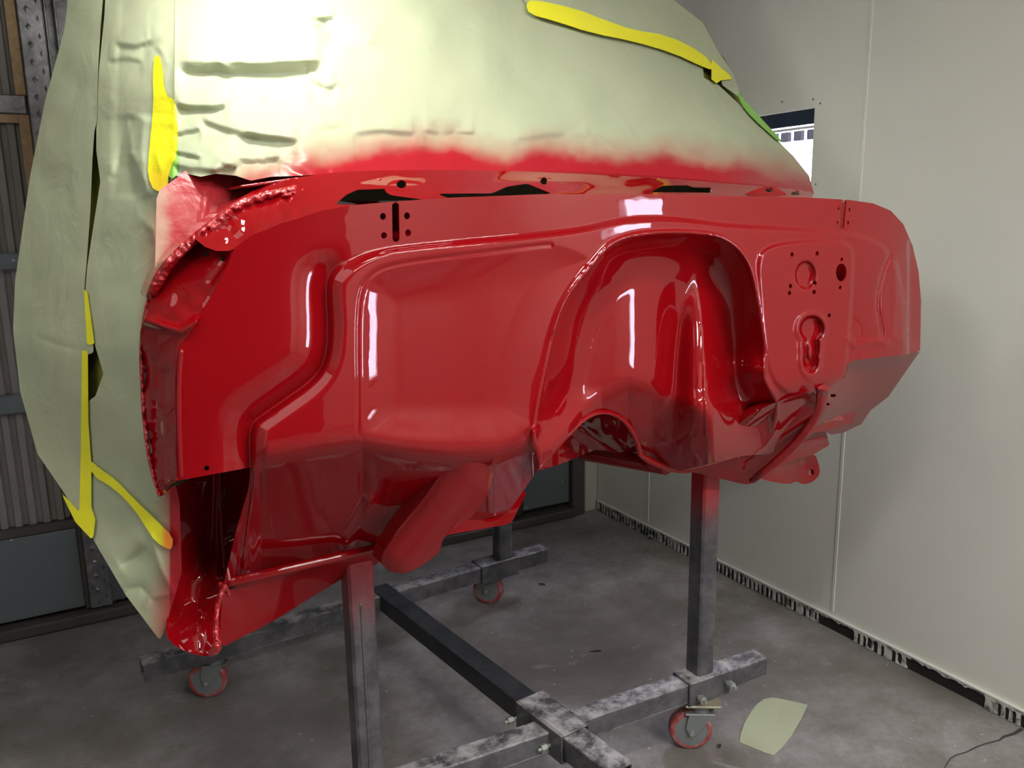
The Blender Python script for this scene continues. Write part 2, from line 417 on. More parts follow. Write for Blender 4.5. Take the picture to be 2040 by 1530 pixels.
# crack running from the strip across the floor
cp = [(2036, 1452), (2020, 1462), (2000, 1468), (1990, 1476), (1962, 1483), (1945, 1490), (1925, 1500), (1905, 1506), (1892, 1512), (1882, 1530), (1876, 1545)]
wd = [0.012, 0.010, 0.008, 0.005, 0.004, 0.005, 0.004, 0.004, 0.004, 0.003, 0.003]
cv = []; cf = []
for k, (a, b) in enumerate(cp):
    g = WZ(a, b + random.uniform(-1, 1)); cv += [(g[0], g[1] - wd[k] / 2, 0.0015), (g[0] + 0.002, g[1] + wd[k] / 2, 0.0015)]
    if k: cf.append((2 * k - 2, 2 * k - 1, 2 * k + 1, 2 * k))
mesh('floor_crack', cv, cf, crackm, fm)
# far wall: framed corrugated panels, punched post, sheet panels
wb = struct(box('wall_back', (XL, YB + 0.06, 0), (XR, YB + 0.2, ZC), galv))
mb = MB()
pitch = 0.047
def corr(name, x0, x1, z0, z1):
    v = []; f_ = []; x = x0; prof = []
    while x < x1:
        for dx, dy in ((0, 0), (0.020, 0), (0.026, 0.014), (0.041, 0.014)): prof.append((x + dx, YB + 0.02 + dy))
        x += pitch
    for (a, b) in prof: v += [(a, b, z0), (a, b, z1)]
    for k in range(len(prof) - 1): f_.append((2 * k, 2 * k + 2, 2 * k + 3, 2 * k + 1))
    return mesh(name, v, f_, corrm, wb)
for z0, z1 in ((1.99, 2.69), (1.44, 1.90), (0.93, 1.39), (0.42, 0.87)): corr('corrugated_panel', -1.9, -0.03, z0, z1)
for (z0, z1, m_) in ((1.925, 1.99, galv), (1.385, 1.445, greypan), (0.86, 0.93, greypan), (0.385, 0.42, brown)):
    MB().bevbox((-1.95, YB - 0.005, z0), (0.0, YB + 0.03, z1), 0.004).build('cross_rail', m_, wb)
for z0, z1 in ((1.99, 2.69), (1.44, 1.925)):
    MB().bevbox((-0.030, YB + 0.0, z0), (0.004, YB + 0.02, z1), 0.002).build('wooden_strip', woodm, wb)
MB().bevbox((-1.95, YB + 0.002, 1.895), (-0.03, YB + 0.02, 1.925), 0.002).build('wooden_strip', woodm, wb)
MB().bevbox((0.006, YB - 0.03, 0.05), (0.085, YB + 0.02, 2.69), 0.004).build('metal_post', galv, wb)
emb = None
for k in range(44):
    zz = 2.62 - 0.058 * k
    if emb is None:
        r_ = 0.010
        v = [(-r_, 0, 0), (0, 0, -r_ * 1.3), (r_, 0, 0), (0, 0, r_ * 1.3), (0, -0.006, 0)]
        emb = bpy.data.meshes.new('stud'); emb.from_pydata(v, [], [(0, 1, 4), (1, 2, 4), (2, 3, 4), (3, 0, 4)]); emb.materials.append(galv)
    if zz < 0.1: break
    o = bpy.data.objects.new('diamond_stud', emb); col.objects.link(o); o.parent = wb; o.location = (0.035, YB - 0.0305, zz)
    o = bpy.data.objects.new('diamond_stud', emb); col.objects.link(o); o.parent = wb; o.location = (0.066, YB - 0.0305, zz - 0.029); o.scale = (0.45, 1, 1)
for xx in (0.088, 0.12, 0.23):
    MB().bevbox((xx, YB - 0.01, 0.05), (xx + 0.008, YB + 0.06, 2.69), 0.002).build('sheet_fold', galv, wb)
MB().bevbox((-1.95, YB - 0.012, 0.06), (-0.01, YB + 0.03, 0.385), 0.004).build('sheet_panel', greypan, wb)
MB().bevbox((-0.01, YB - 0.02, 0.05), (0.006, YB + 0.03, 0.42), 0.003).build('edge_strip', brown, wb)
MB().bevbox((0.07, YB - 0.02, 0.06), (0.60, YB + 0.05, 0.40), 0.004).build('sheet_panel', mat('dark_sheet', (0.06, 0.065, 0.07), 0.55), wb)
MB().bevbox((0.62, YB - 0.01, 0.05), (1.90, YB + 0.05, 0.9), 0.004).build('sheet_panel', greypan, wb)
MB().bevbox((1.90, YB - 0.015, 0.05), (1.985, YB + 0.05, 1.2), 0.004).build('edge_strip', blackm, wb)
MB().bevbox((1.99, YB - 0.005, 0.07), (2.27, YB + 0.05, 1.2), 0.004).build('sheet_panel', greypan, wb)
MB().bevbox((2.27, YB - 0.04, 0.0), (2.345, YB + 0.05, 1.3), 0.004).build('door_frame', brown, wb)
MB().bevbox((2.36, YB - 0.02, 0.0), (2.438, YB + 0.05, 1.3), 0.004).build('jamb', beige, wb)
MB().bevbox((-1.95, YB - 0.06, 0.001), (2.27, YB + 0.05, 0.045), 0.006).build('sill_rail', brown, wb)

# ================================================================== STAND
stand = empty('rolling_stand', (1, 2.2, 0), 'black square-tube rolling stand carrying the red cab, dusty top faces and splayed cross bars', 'stand')
B0, B1 = 0.165, 0.225; TW = 0.062
def tube(name, a, b, m_, z0=B0, z1=B1, wdt=TW, hollow=True):
    a = Vector((a[0], a[1], 0)); b = Vector((b[0], b[1], 0)); d = (b - a); Ln = d.length; ang = math.atan2(d.y, d.x)
    M = Matrix.Translation(a) @ Matrix.Rotation(ang, 4, 'Z')
    mb = MB(); h = wdt / 2; t = 0.005
    # four walls so that the tube ends are open
    mb.bevbox((0, -h, z1 - t), (Ln, h, z1), 0.002, M); mb.bevbox((0, -h, z0), (Ln, h, z0 + t), 0.002, M)
    mb.bevbox((0.001, -h, z0 + t * 0.5), (Ln - 0.001, -h + t, z1 - t * 0.5), 0.002, M); mb.bevbox((0.001, h - t, z0 + t * 0.5), (Ln - 0.001, h, z1 - t * 0.5), 0.002, M)
    return mb.build(name, m_, stand)
def gp(x, y, z): p = WZ(x, y, z); return (p[0], p[1])
FY = 1.685
tube('cross_bar', (0.25, FY + 0.02), (1.775, FY - 0.02), steel)
rl = gp(280, 1316, B1); rr = gp(1083, 1088, B1)
tube('cross_bar', rl, rr, steel)
_a = WZ(1238, 1532, B1 + 0.004); _b = WZ(931, 1300, B1 + 0.004)
_k = (2.72 - _a[1]) / (_b[1] - _a[1]); lg_a = (_a[0], _a[1]); lg_b = (_a[0] + (_b[0] - _a[0]) * _k, 2.72)
tube('spine_tube', lg_a, lg_b, steel2, B0 + 0.004, B1 + 0.004, 0.070)
tube('spine_end', lg_a, (lg_a[0] + (lg_b[0] - lg_a[0]) * 0.2, lg_a[1] + (lg_b[1] - lg_a[1]) * 0.2), steel, B0 + 0.002, B1 + 0.007, 0.074)
# a dust-free groove line along the spine
def along(a, b, t): return (a[0] + (b[0] - a[0]) * t, a[1] + (b[1] - a[1]) * t)
def collar(a, b, t, ln, z0, z1, wdt, m_=steel):
    c_ = along(a, b, t); ang = math.atan2(b[1] - a[1], b[0] - a[0])
    M = Matrix.Translation((c_[0], c_[1], 0)) @ Matrix.Rotation(ang, 4, 'Z'); mb = MB(); h = wdt / 2; t_ = 0.006
    mb.bevbox((-ln / 2, -h, z1), (ln / 2, h, z1 + t_), 0.002, M); mb.bevbox((-ln / 2, -h, z0 - t_), (ln / 2, h, z0), 0.002, M)
    mb.bevbox((-ln / 2, -h - t_, z0 - t_), (ln / 2, -h, z1 + t_), 0.002, M); mb.bevbox((-ln / 2, h, z0 - t_), (ln / 2, h + t_, z1 + t_), 0.002, M)
    o = mb.build('collar', m_, stand); return o, M
def bolt(par, M, p, d, ln=0.03, r=0.009):
    mb = MB(); p = Vector(p); d = Vector(d)
    mb.cyl(M @ p, M @ (p + d * ln), r * 0.55, n=10); mb.cyl(M @ (p + d * ln * 0.35), M @ (p + d * ln * 0.75), r * 1.25, n=6)
    mb.build('bolt', boltm, par)
fa, fb = (0.25, FY + 0.02), (1.775, FY - 0.02)
def t_at(a, b, X): return (X - a[0]) / (b[0] - a[0])
c1, M1 = collar(fa, fb, t_at(fa, fb, 1.545), 0.15, B0, B1, TW + 0.006)
bolt(c1, M1, (-0.045, -0.035, 0.185), (0, -1, 0), 0.04); bolt(c1, M1, (0.06, -0.035, 0.20), (0, -1, 0), 0.045)
c2, M2 = collar(rl, rr, t_at(rl, rr, rr[0] - 0.235), 0.17, B0, B1, TW + 0.006)
c3, M3 = collar(lg_a, lg_b, 0.21, 0.20, B0, B1 + 0.010, 0.082)
bolt(c3, M3, (0.10, 0.045, 0.19), (0, 1, 0), 0.04); bolt(c3, M3, (-0.05, 0.045, 0.19), (0, 1, 0), 0.04)
def red_fade(z_lo, z_hi): return lambda co: ss((co[:, 2] - z_lo) / (z_hi - z_lo))
def post(x, y, z1, lo, hi, wdt=0.060):
    mb = MB(); n = 14; h = wdt / 2
    zs = np.linspace(B1 - 0.002, z1, n); b = 0.006
    ring = [(-h + b, -h), (h - b, -h), (h, -h + b), (h, h - b), (h - b, h), (-h + b, h), (-h, h - b), (-h, -h + b)]
    for z in zs:
        for (a, c_) in ring: mb.v.append((x + a, y + c_, z))
    for k in range(n - 1):
        for j in range(8): mb.f.append((k * 8 + j, k * 8 + (j + 1) % 8, k * 8 + 8 + (j + 1) % 8, k * 8 + 8 + j))
    mb.f.append(tuple(range(8))); mb.f.append(tuple(range((n - 1) * 8, n * 8)))
    return mb.build('post', steel, stand, mist=red_fade(lo, hi))
post(1.545, FY - 0.005, 0.98, 0.66, 0.82)
post(0.535, FY + 0.015, 0.96, 0.60, 0.86)
rp = gp(1001, 1112, B1)
post(rp[0], rp[1], 0.99, 0.95, 1.3)
post(0.50, rl[1] + 0.03, 0.96, 0.8, 1.1)
# welding bead down the near face of the left post
MB().bevbox((0.528, FY - 0.0175, B1), (0.533, FY - 0.014, 0.70), 0.001).build('weld_bead', steel, stand)
def caster(x, y, ang, parent):
    M = Matrix.Translation((x, y, 0)) @ Matrix.Rotation(ang, 4, 'Z')
    t = lambda p: tuple(M @ Vector(p)); ax = (M.to_3x3() @ Vector((0, 1, 0)))
    root = MB().bevbox((-0.05, -0.045, B0 - 0.014), (0.05, 0.045, B0 - 0.007), 0.002, M).build('caster', platem, parent)
    R = 0.062; off = -0.028
    wl = MB().lathe(t((off, 0, R)), ax, [(-0.015, 0.040), (-0.018, 0.046), (-0.018, 0.056), (-0.013, R), (0.013, R), (0.018, 0.056), (0.018, 0.046), (0.015, 0.040), (-0.015, 0.040)], 40).build('wheel', tyre, root, True)
    MB().lathe(t((off, 0, R)), ax, [(-0.020, 0), (-0.021, 0.014), (-0.0185, 0.047), (-0.014, 0.049), (0.014, 0.049), (0.0185, 0.047), (0.021, 0.014), (0.020, 0)], 32).build('hub', castm, root, False)
    fk = MB()
    for s in (-1, 1):
        y0 = s * 0.024; y1 = s * 0.028
        pr = [(-0.036, 0.118), (0.026, 0.118), (0.020, 0.098), (-0.004, 0.072), (-0.017, 0.053), (-0.035, 0.053), (-0.044, 0.078)]
        b = len(fk.v)
        for yy in (y0, y1): fk.v += [t((a, yy, c_)) for a, c_ in pr]
        n = len(pr); fk.f += [tuple(b + k for k in range(n)), tuple(b + n + k for k in range(n))] + [(b + k, b + (k + 1) % n, b + n + (k + 1) % n, b + n + k) for k in range(n)]
    fk.bevbox((-0.047, -0.028, 0.116), (0.040, 0.028, 0.122), 0.002, M); fk.cyl(t((0, 0, 0.120)), t((0, 0, B0 - 0.013)), 0.026, n=24)
    fk.build('fork', castm, root)
    MB().cyl(t((off, -0.036, R)), t((off, 0.036, R)), 0.007, n=6).build('axle_bolt', boltm, root)
    MB().bevbox((0.02, -0.02, 0.138), (0.060, 0.02, 0.143), 0.001, M).build('brake_pedal', platem, root)
    return root
g = gp(1385, 1487, 0); caster(g[0] + 0.01, FY - 0.03, math.radians(-32), stand)
g = gp(420, 1398, 0); caster(g[0] + 0.03, g[1] + 0.03, math.radians(-24), stand)
g = gp(985, 1210, 0); caster(g[0] + 0.02, g[1] + 0.03, math.radians(-47), stand)
caster(0.40, FY - 0.0, math.radians(20), stand)

# ================================================================== CAB (bare truck cab, front bulkhead towards the camera)
cab = empty('truck_cab', (1, 1.5, 0.8), 'glossy red bare vehicle cab with pressed firewall, raised on the black stand', 'vehicle body')
PC = chaikin([(500, 850), (505, 838), (560, 800), (620, 758), (648, 720), (654, 650), (648, 580), (654, 545), (684, 517), (730, 499), (800, 489), (900, 479), (1000, 470),
      (1100, 460), (1170, 450), (1215, 438), (1260, 431), (1340, 430), (1400, 437), (1450, 444), (1560, 449), (1690, 459), (1740, 470), (1780, 500), (1800, 550), (1808, 620),
      (1806, 700), (1806, 1400), (440, 1400), (500, 940), (495, 880)], 2)
PI = chaikin([(712, 905), (714, 800), (712, 640), (718, 580), (735, 550), (770, 530), (850, 517), (950, 505), (1050, 492), (1105, 486), (1150, 500), (1178, 516),
      (1150, 560), (1112, 630), (1080, 750), (1060, 900)], 2)
PT = chaikin([(1060, 905), (1064, 850), (1075, 790), (1090, 720), (1108, 640), (1130, 590), (1160, 550), (1175, 532), (1188, 516), (1212, 490), (1245, 474), (1290, 466), (1350, 463), (1425, 468),
      (1458, 484), (1482, 508), (1498, 540), (1510, 600), (1522, 680), (1526, 712), (1521, 745), (1532, 775), (1552, 806), (1530, 900), (1350, 990), (1100, 990)], 2)
PR = chaikin([(1506, 520), (1530, 490), (1600, 480), (1670, 481), (1697, 490), (1700, 520), (1695, 620), (1689, 685), (1680, 790), (1540, 790), (1522, 650)], 2)
base_d = tps([(350, 560, 1.345), (355, 760, 1.34), (355, 950, 1.34), (470, 500, 1.325), (640, 420, 1.305), (600, 700, 1.30), (480, 800, 1.315), (800, 600, 1.298), (800, 400, 1.298), (800, 880, 1.30),
              (1100, 400, 1.292), (1100, 700, 1.292), (1300, 400, 1.292), (1500, 400, 1.295), (1500, 700, 1.295), (1700, 430, 1.305), (1700, 650, 1.305), (1800, 500, 1.33), (1835, 500, 1.36), (1815, 690, 1.335), (1840, 690, 1.36), (1300, 900, 1.295), (500, 1100, 1.30), (1000, 1000, 1.295)])
FX = np.array([340, 500, 520, 640, 720, 800, 900, 985, 1040, 1062, 1075, 1100, 1130, 1160, 1200, 1250, 1300, 1360, 1420, 1480, 1530, 1600, 1650, 1700, 1850.])
FYL = np.array([1200, 935, 915, 893, 882, 895, 906, 905, 885, 880, 912, 896, 862, 820, 787, 770, 776, 800, 822, 806, 790, 775, 765, 740, 800.])
def wall_depth(x, y):
    D = base_d(x, y) + 0.00028 * vnoise(x, y, 40) + 0.00004 * vnoise(x, y, 9)
    c_ = sdf(PC, x, y)
    wide = np.where(x < 690, 38.0, 38 - 26 * np.clip((x - 690) / 90, 0, 1))
    amp = 0.020 - 0.014 * np.clip((x - 900) / 500, 0, 1)
    D = D - amp * ss(c_ / wide)
    # the outer wing runs gently backwards into the step
    near = np.clip(1 + c_ / 85.0, 0, 1) * (c_ < 0)
    wf = ss((700 - x) / 70) * ss((y - 470) / 70)
    D = D + 0.026 * wf * np.where(c_ < 0, near ** 2, 1 - ss(c_ / 12.0))
    i_ = sdf(PI, x, y)
    D = D + 0.016 * (1 - (1 - np.clip(i_ / 95.0, 0, 1)) ** 2) * ss((930 - y) / 130) * np.clip(1.8 - x / 1000.0, 0.25, 1) * (i_ > 0)
    # bead line beside the inner panel
    D = D + 0.003 * np.exp(-((i_) / 4.0) ** 2) * np.clip((885 - y) / 20, 0, 1) * (x < 1100)
    # recess for the gearbox
    t = sdf(PT, x, y)
    r = 1 - (1 - np.clip(t / 95.0, 0, 1)) ** 2.2
    fy = 1 - 0.85 * ss((y - 765) / 150)
    rec = 0.095 * r * fy + 0.022 * r * fy * (np.exp(-((x - 1345) / 26.0) ** 2) + np.exp(-((x - 1465) / 30.0) ** 2)) * ss((y - 540) / 120)
    x1 = 1258 - 0.10 * (y - 600)
    rec = rec - 0.020 * (0.5 + 0.5 * np.cos(np.pi * np.clip((x - 1265) / 140.0, -1, 1))) * ss((y - 470) / 90) * ss((950 - y) / 180)
    # tent-shaped bulge inside the recess
    xr = 1392 + 0.04 * (y - 540); wr = 16 + np.clip(y - 540, 0, None) * 0.30
    hr = 0.07 * ss((y - 520) / 300)
    u = np.abs(x - xr) / wr; rec = rec - hr * np.where(u < 1, (1 - ss(u)) ** 1.0, 0) * np.where(x > xr, 1.0, 0.95)
    rec = rec - 0.03 * np.exp(-((x - 1500) / 26.0) ** 2 - ((y - 735) / 30.0) ** 2)
    D = D + np.where(t > 0, rec, 0) - 0.004 * np.exp(-(t / 6.0) ** 2) * (y < 930)
    # pad on the right with embosses
    p_ = sdf(PR, x, y); D = D - 0.005 * ss(p_ / 9.0 + 0.5) * (t < 0)
    b_, _ = dline(chaikin([(1773, 508), (1760, 540), (1751, 580), (1748, 610), (1755, 645), (1758, 671)], 2, False), x, y)
    D = D + 0.006 * (1 - ss(b_ / 7.0))
    b_, _ = dline([(1783, 512), (1784, 600), (1778, 668), (1800, 680)], x, y); D = D - 0.0025 * np.exp(-(b_ / 7.0) ** 2)
    b_, _ = dline([(1689, 674), (1703, 688), (1745, 680), (1765, 684)], x, y); D = D - 0.004 * np.exp(-(b_ / 7.0) ** 2)
    D = D + 0.010 * ss(ell(1604, 548, 22, 31, x, y) / 6.0)
    key = np.maximum(ell(1617, 655, 25, 27, x, y), np.maximum(ell(1615, 718, 16, 27, x, y), ell(1616, 690, 17, 36, x, y)))
    D = D + 0.012 * ss(key / 5.0) - 0.004 * np.exp(-((key + 3) / 5.0) ** 2)
    D = D - 0.010 * ss(ell(1614, 700, 9, 26, x, y) / 6.0)
    # flange kick at the right edge
    D = D + 0.012 * ss((x - 1806) / 6.0) * (y > 480)
    # toe board folds back under
    yf = np.interp(x, FX, FYL)
    back = sp(y - yf, 9.0) * 0.00162
    D = D + back
    # long pressed rib low on the toe board
    b_, tt = dline([(738, 1000), (690, 1085)], x, y); D = D - 0.012 * np.exp(-(b_ / 12.0) ** 2)
    b_, tt = dline([(1065, 860), (1060, 900), (1073, 930)], x, y); D = D - 0.01 * np.exp(-(b_ / 8.0) ** 2)
    return D
OUT = [(352, 958), (350, 850), (348, 760), (356, 692), (385, 648), (420, 592), (448, 540), (468, 494), (500, 470), (560, 445), (640, 420), (700, 409), (790, 401), (900, 394),
       (1050, 388), (1200, 386), (1300, 387), (1400, 389), (1500, 391), (1600, 393), (1690, 398), (1740, 405), (1775, 420), (1800, 447), (1818, 490), (1830, 540), (1835, 600), (1833, 699),
       (1808, 706), (1700, 718), (1688, 726), (1684, 748), (1652, 774), (1646, 812), (1600, 870), (1530, 905), (1480, 908), (1400, 928), (1355, 938), (1300, 920), (1276, 906), (1272, 880), (1255, 845),
       (1225, 822), (1195, 817), (1165, 832), (1140, 857), (1110, 892), (1085, 918), (1072, 935), (1045, 974), (1012, 1022), (900, 1050), (800, 1092), (770, 1100), (445, 1168), (470, 1060), (495, 975), (500, 931)]
small = [(1578, 507, 3.4, 5), (1628, 505, 3.4, 5), (1575, 570, 3.4, 5), (1573, 584, 3.4, 5), (1624, 564, 3.4, 5), (1622, 582, 3.4, 5), (1677, 517, 2.8, 4.5), (1674, 573, 2.8, 4.5), (1652, 628, 3.2, 4.5),
         (1670, 416, 2.2, 4), (1692, 418, 2.4, 4.5), (1668, 443, 2.0, 3.6), (1689, 444, 2.6, 4.8), (763, 431, 6, 7), (811, 430, 6, 7), (765, 469, 6, 6.5), (813, 464, 6, 7), (412, 933, 5.5, 5.5), (1676, 543, 10.5, 18)]
def wall_in(x, y):
    s = sdf(OUT, x, y)
    for a, b, c_, d_ in small: s = np.minimum(s, -ell(a, b, c_, d_, x, y))
    s = np.minimum(s, -(7.0 - dline([(788, 410), (789, 475)], x, y)[0]))
    s = np.minimum(s, -(4.4 - dline([(1682, 404), (1677, 452)], x, y)[0]))
    return s
fw = isosheet('firewall', wall_in, (344, 382, 1840, 1172), 3.0, lambda x, y: WP(x, y, wall_depth(x, y)), paint, cab, rim=0.004)

def sheet(name, P, pts, m_, parent, step=4.0, extra=None, sm=1, rim=0.003, mist=None, holes=None, fn=None):
    Q = chaikin(P, sm) if sm else np.array(P, float)
    f_ = fn or tps(pts)
    g_ = (lambda x, y: f_(x, y) + extra(x, y)) if extra else f_
    def ins(x, y):
        s = sdf(Q, x, y)
        if holes:
            for h in holes:
                s = np.minimum(s, -(sdf(h, x, y) if not isinstance(h[0], (int, float)) else ell(*h, x, y)))
        return s
    return isosheet(name, ins, bnds(Q), step, lambda x, y: WP(x, y, g_(x, y)), m_, parent, mist, rim)

# cowl top behind the firewall's upper edge, with its openings
CT = [(466, 500), (500, 473), (560, 448), (640, 423), (700, 412), (790, 405), (900, 398), (1050, 392), (1300, 391), (1500, 395), (1620, 397), (1618, 383), (1560, 374), (1450, 366), (1300, 355), (1100, 343),
      (900, 338), (700, 340), (600, 352), (520, 372), (460, 404), (410, 446), (380, 470), (420, 500)]
o1 = [(668, 407), (690, 388), (712, 378), (768, 376), (776, 388), (800, 392), (850, 398), (800, 401), (720, 408)]
o2 = [(872, 386), (980, 385), (1010, 372), (1050, 366), (1070, 374), (1100, 386), (1000, 390), (890, 394)]
o3 = [(1295, 383), (1320, 370), (1370, 369), (1380, 373), (1418, 374), (1418, 384)]
o4 = [(1575, 388), (1578, 382), (1590, 381), (1596, 389)]
def cowl_x(x, y):
    n_ = 0.010 * vnoise(x, y, 17) * np.clip((650 - x) / 60, 0, 1) * np.clip((x - 380) / 80, 0, 1)
    k = 0.002 * vnoise(x, y * 2, 34)
    return n_ * 0.4 + k - 0.015 * np.exp(-(((x - 790) / 60) ** 2 + ((y - 372) / 12) ** 2)) - 0.015 * np.exp(-(((x - 1085) / 60) ** 2 + ((y - 362) / 12) ** 2))
cowl_pts = [(466, 500, 1.335), (560, 448, 1.325), (700, 412, 1.312), (900, 398, 1.305), (1300, 391, 1.302), (1620, 397, 1.33), (1618, 383, 1.40), (1300, 355, 1.42), (900, 338, 1.42), (700, 342, 1.42), (600, 352, 1.42), (460, 404, 1.42), (400, 455, 1.40), (480, 440, 1.38), (560, 420, 1.37)]
sheet('cowl_top', CT, cowl_pts, paint, cab, 3.0, cowl_x, 1, 0.004, holes=[o1, o2, o3, o4, (800, 367, 10, 8), (1084, 361, 8, 7), (1533, 378, 8, 5)])
# raised bracket plates on the cowl
for nm, P, hole, Yd in (('hinge_bracket', [(765, 376), (778, 360), (800, 357), (845, 362), (870, 384), (850, 398), (800, 392), (774, 388)], (800, 368, 10.5, 8), 1.325),
                    ('hinge_bracket', [(1048, 366), (1072, 354), (1090, 352), (1112, 362), (1135, 384), (1100, 387), (1070, 374)], (1085, 361, 8, 7), 1.325),
                    ('hinge_bracket', [(1478, 390), (1500, 378), (1530, 370), (1560, 380), (1572, 392)], (1533, 379, 8, 4.5), 1.33)):
    sheet(nm, P, None, paint, cab, 2.5, None, 1, 0.004, holes=[hole], fn=lambda x, y, Yd=Yd: Yd + (390 - y) * 0.0015)
# seam with lumpy sealer running round the windscreen opening
def ribbon(name, path, wid, Yf, m_, amp, parent=cab, step=3.0, hump=0.012, rim=0.006):
    path = chaikin(path, 2, False)
    P = np.array(path); wv = np.interp(np.linspace(0, 1, len(P)), np.linspace(0, 1, len(wid)), wid)
    def ins(x, y):
        d, t_ = dline(P, x, y); return np.interp(t_, np.linspace(0, 1, len(wid)), wid) - d
    def dep(x, y):
        d, t_ = dline(P, x, y); w_ = np.interp(t_, np.linspace(0, 1, len(wid)), wid)
        return np.interp(t_, np.linspace(0, 1, len(Yf)), Yf) - hump * np.sqrt(np.clip(1 - (d / (w_ + 0.5)) ** 2, 0, 1)) + amp * (vnoise(x, y, 9) + 0.7 * vnoise(x, y, 4.5))
    mx = max(wid) + 3
    return isosheet(name, ins, (P[:, 0].min() - mx, P[:, 1].min() - mx, P[:, 0].max() + mx, P[:, 1].max() + mx), step, lambda x, y: WP(x, y, dep(x, y)), m_, parent, None, rim)
ribbon('sealed_seam', [(300, 590), (322, 545), (345, 515), (385, 478), (425, 447), (470, 412), (520, 392), (590, 376), (660, 362), (740, 352), (860, 349)], [9, 12, 11, 10, 11, 11, 8, 8, 7, 5, 4], [1.46, 1.43, 1.41, 1.40, 1.40, 1.41, 1.41, 1.41, 1.42, 1.42, 1.42], paint_rough, 0.010, rim=0.09)
ribbon('windscreen_flange', [(480, 372), (640, 350), (900, 345), (1150, 349), (1260, 352), (1400, 362), (1560, 376), (1618, 385)], [3, 4, 5, 6, 5, 4, 4, 3], [1.44, 1.44, 1.44, 1.44, 1.44, 1.45, 1.49, 1.56], paint, 0.002, hump=0.008, rim=0.12)
ribbon('sealer_bead', [(560, 392), (620, 376), (690, 366), (760, 360), (820, 356)], [3, 5, 4, 6, 3], [1.40, 1.40, 1.40, 1.40, 1.41], paint_rough, 0.012, hump=0.01)
for a, b, c_, d_ in ((1165, 366, 1192, 368), (1205, 368, 1225, 370), (1138, 368, 1150, 368), (1247, 368, 1262, 370)):
    ribbon('spot_weld_lug', [(a, b), (c_, d_)], [4, 4], [1.385, 1.385], paint, 0.0, hump=0.012, step=2.0)

# outer side of the cowl, left
SP = [(303, 572), (335, 535), (380, 485), (425, 450), (468, 490), (450, 540), (422, 592), (388, 648), (358, 692), (350, 760), (352, 850), (355, 960), (340, 962), (330, 985), (316, 990), (306, 960), (298, 900), (288, 850), (285, 760), (278, 690), (280, 650), (295, 618)]
side_pts = [(468, 490, 1.335), (422, 592, 1.345), (358, 692, 1.345), (350, 760, 1.342), (352, 850, 1.342), (355, 960, 1.342), (425, 450, 1.43), (335, 535, 1.45), (303, 572, 1.47), (295, 640, 1.43), (278, 690, 1.50), (285, 760, 1.51), (288, 850, 1.51), (298, 900, 1.50), (316, 985, 1.47), (345, 655, 1.375), (400, 540, 1.385), (330, 600, 1.415), (345, 760, 1.36)]
def side_x(x, y):
    fold = dline([(290, 638), (320, 648), (360, 660), (390, 640)], x, y)[0]
    fold2 = dline([(440, 470), (450, 520), (420, 560)], x, y)[0]
    e = sdf(np.array(SP, float), x, y)
    cr = np.clip(1 - (x - 285) / 55, 0, 1) * np.clip((y - 690) / 60, 0, 1)
    return -0.020 * np.exp(-(fold / 9.0) ** 2) + 0.006 * np.exp(-(fold2 / 7.0) ** 2) + 0.030 * cr * vnoise(x * 1.8, y * 0.55, 26) + 0.008 * vnoise(x, y, 30) * (e > 4)
sheet('cowl_side', SP, side_pts, paint, cab, 3.0, side_x, 1, 0.004, holes=[(412, 506, 5, 6), (445, 515, 4, 7)])
ribbon('side_edge_bead', [(305, 568), (290, 622), (280, 690), (284, 780), (288, 850), (300, 930), (318, 985)], [7, 5, 4, 4, 4, 4, 5], [1.47, 1.47, 1.50, 1.51, 1.50, 1.49, 1.46], paint_rough, 0.012)
ribbon('corner_bead', [(362, 700), (357, 760), (358, 860), (362, 948)], [5, 5, 5, 4], [1.338, 1.338, 1.338, 1.338], paint, 0.0, hump=0.008)

# hinge pillar and its parts under the wing
HP = [(350, 955), (505, 928), (498, 975), (472, 1062), (446, 1155), (440, 1230), (438, 1300), (415, 1309), (380, 1302), (352, 1290), (330, 1268), (332, 1235), (345, 1180), (352, 1110), (348, 1020)]
sheet('hinge_pillar', HP, [(350, 955, 1.56), (500, 930, 1.66), (430, 950, 1.64), (420, 1100, 1.66), (445, 1150, 1.58), (350, 1100, 1.58), (335, 1240, 1.50), (438, 1300, 1.50), (400, 1300, 1.53), (380, 1200, 1.60)], paint, cab, 4.0, lambda x, y: -0.02 * np.exp(-((x - 436 + (y - 950) * 0.03) / 6.0) ** 2) * (y < 1150), 1, 0.004)
ribbon('pillar_flange', [(447, 1168), (432, 1210), (430, 1260), (436, 1290), (420, 1304)], [6, 5, 6, 9, 5], [1.50, 1.50, 1.49, 1.48, 1.50], paint_rough, 0.012)
ribbon('pillar_flange', [(438, 945), (438, 1020), (446, 1120), (450, 1150)], [3, 3, 3, 3], [1.60, 1.62, 1.60, 1.57], paint, 0.001)
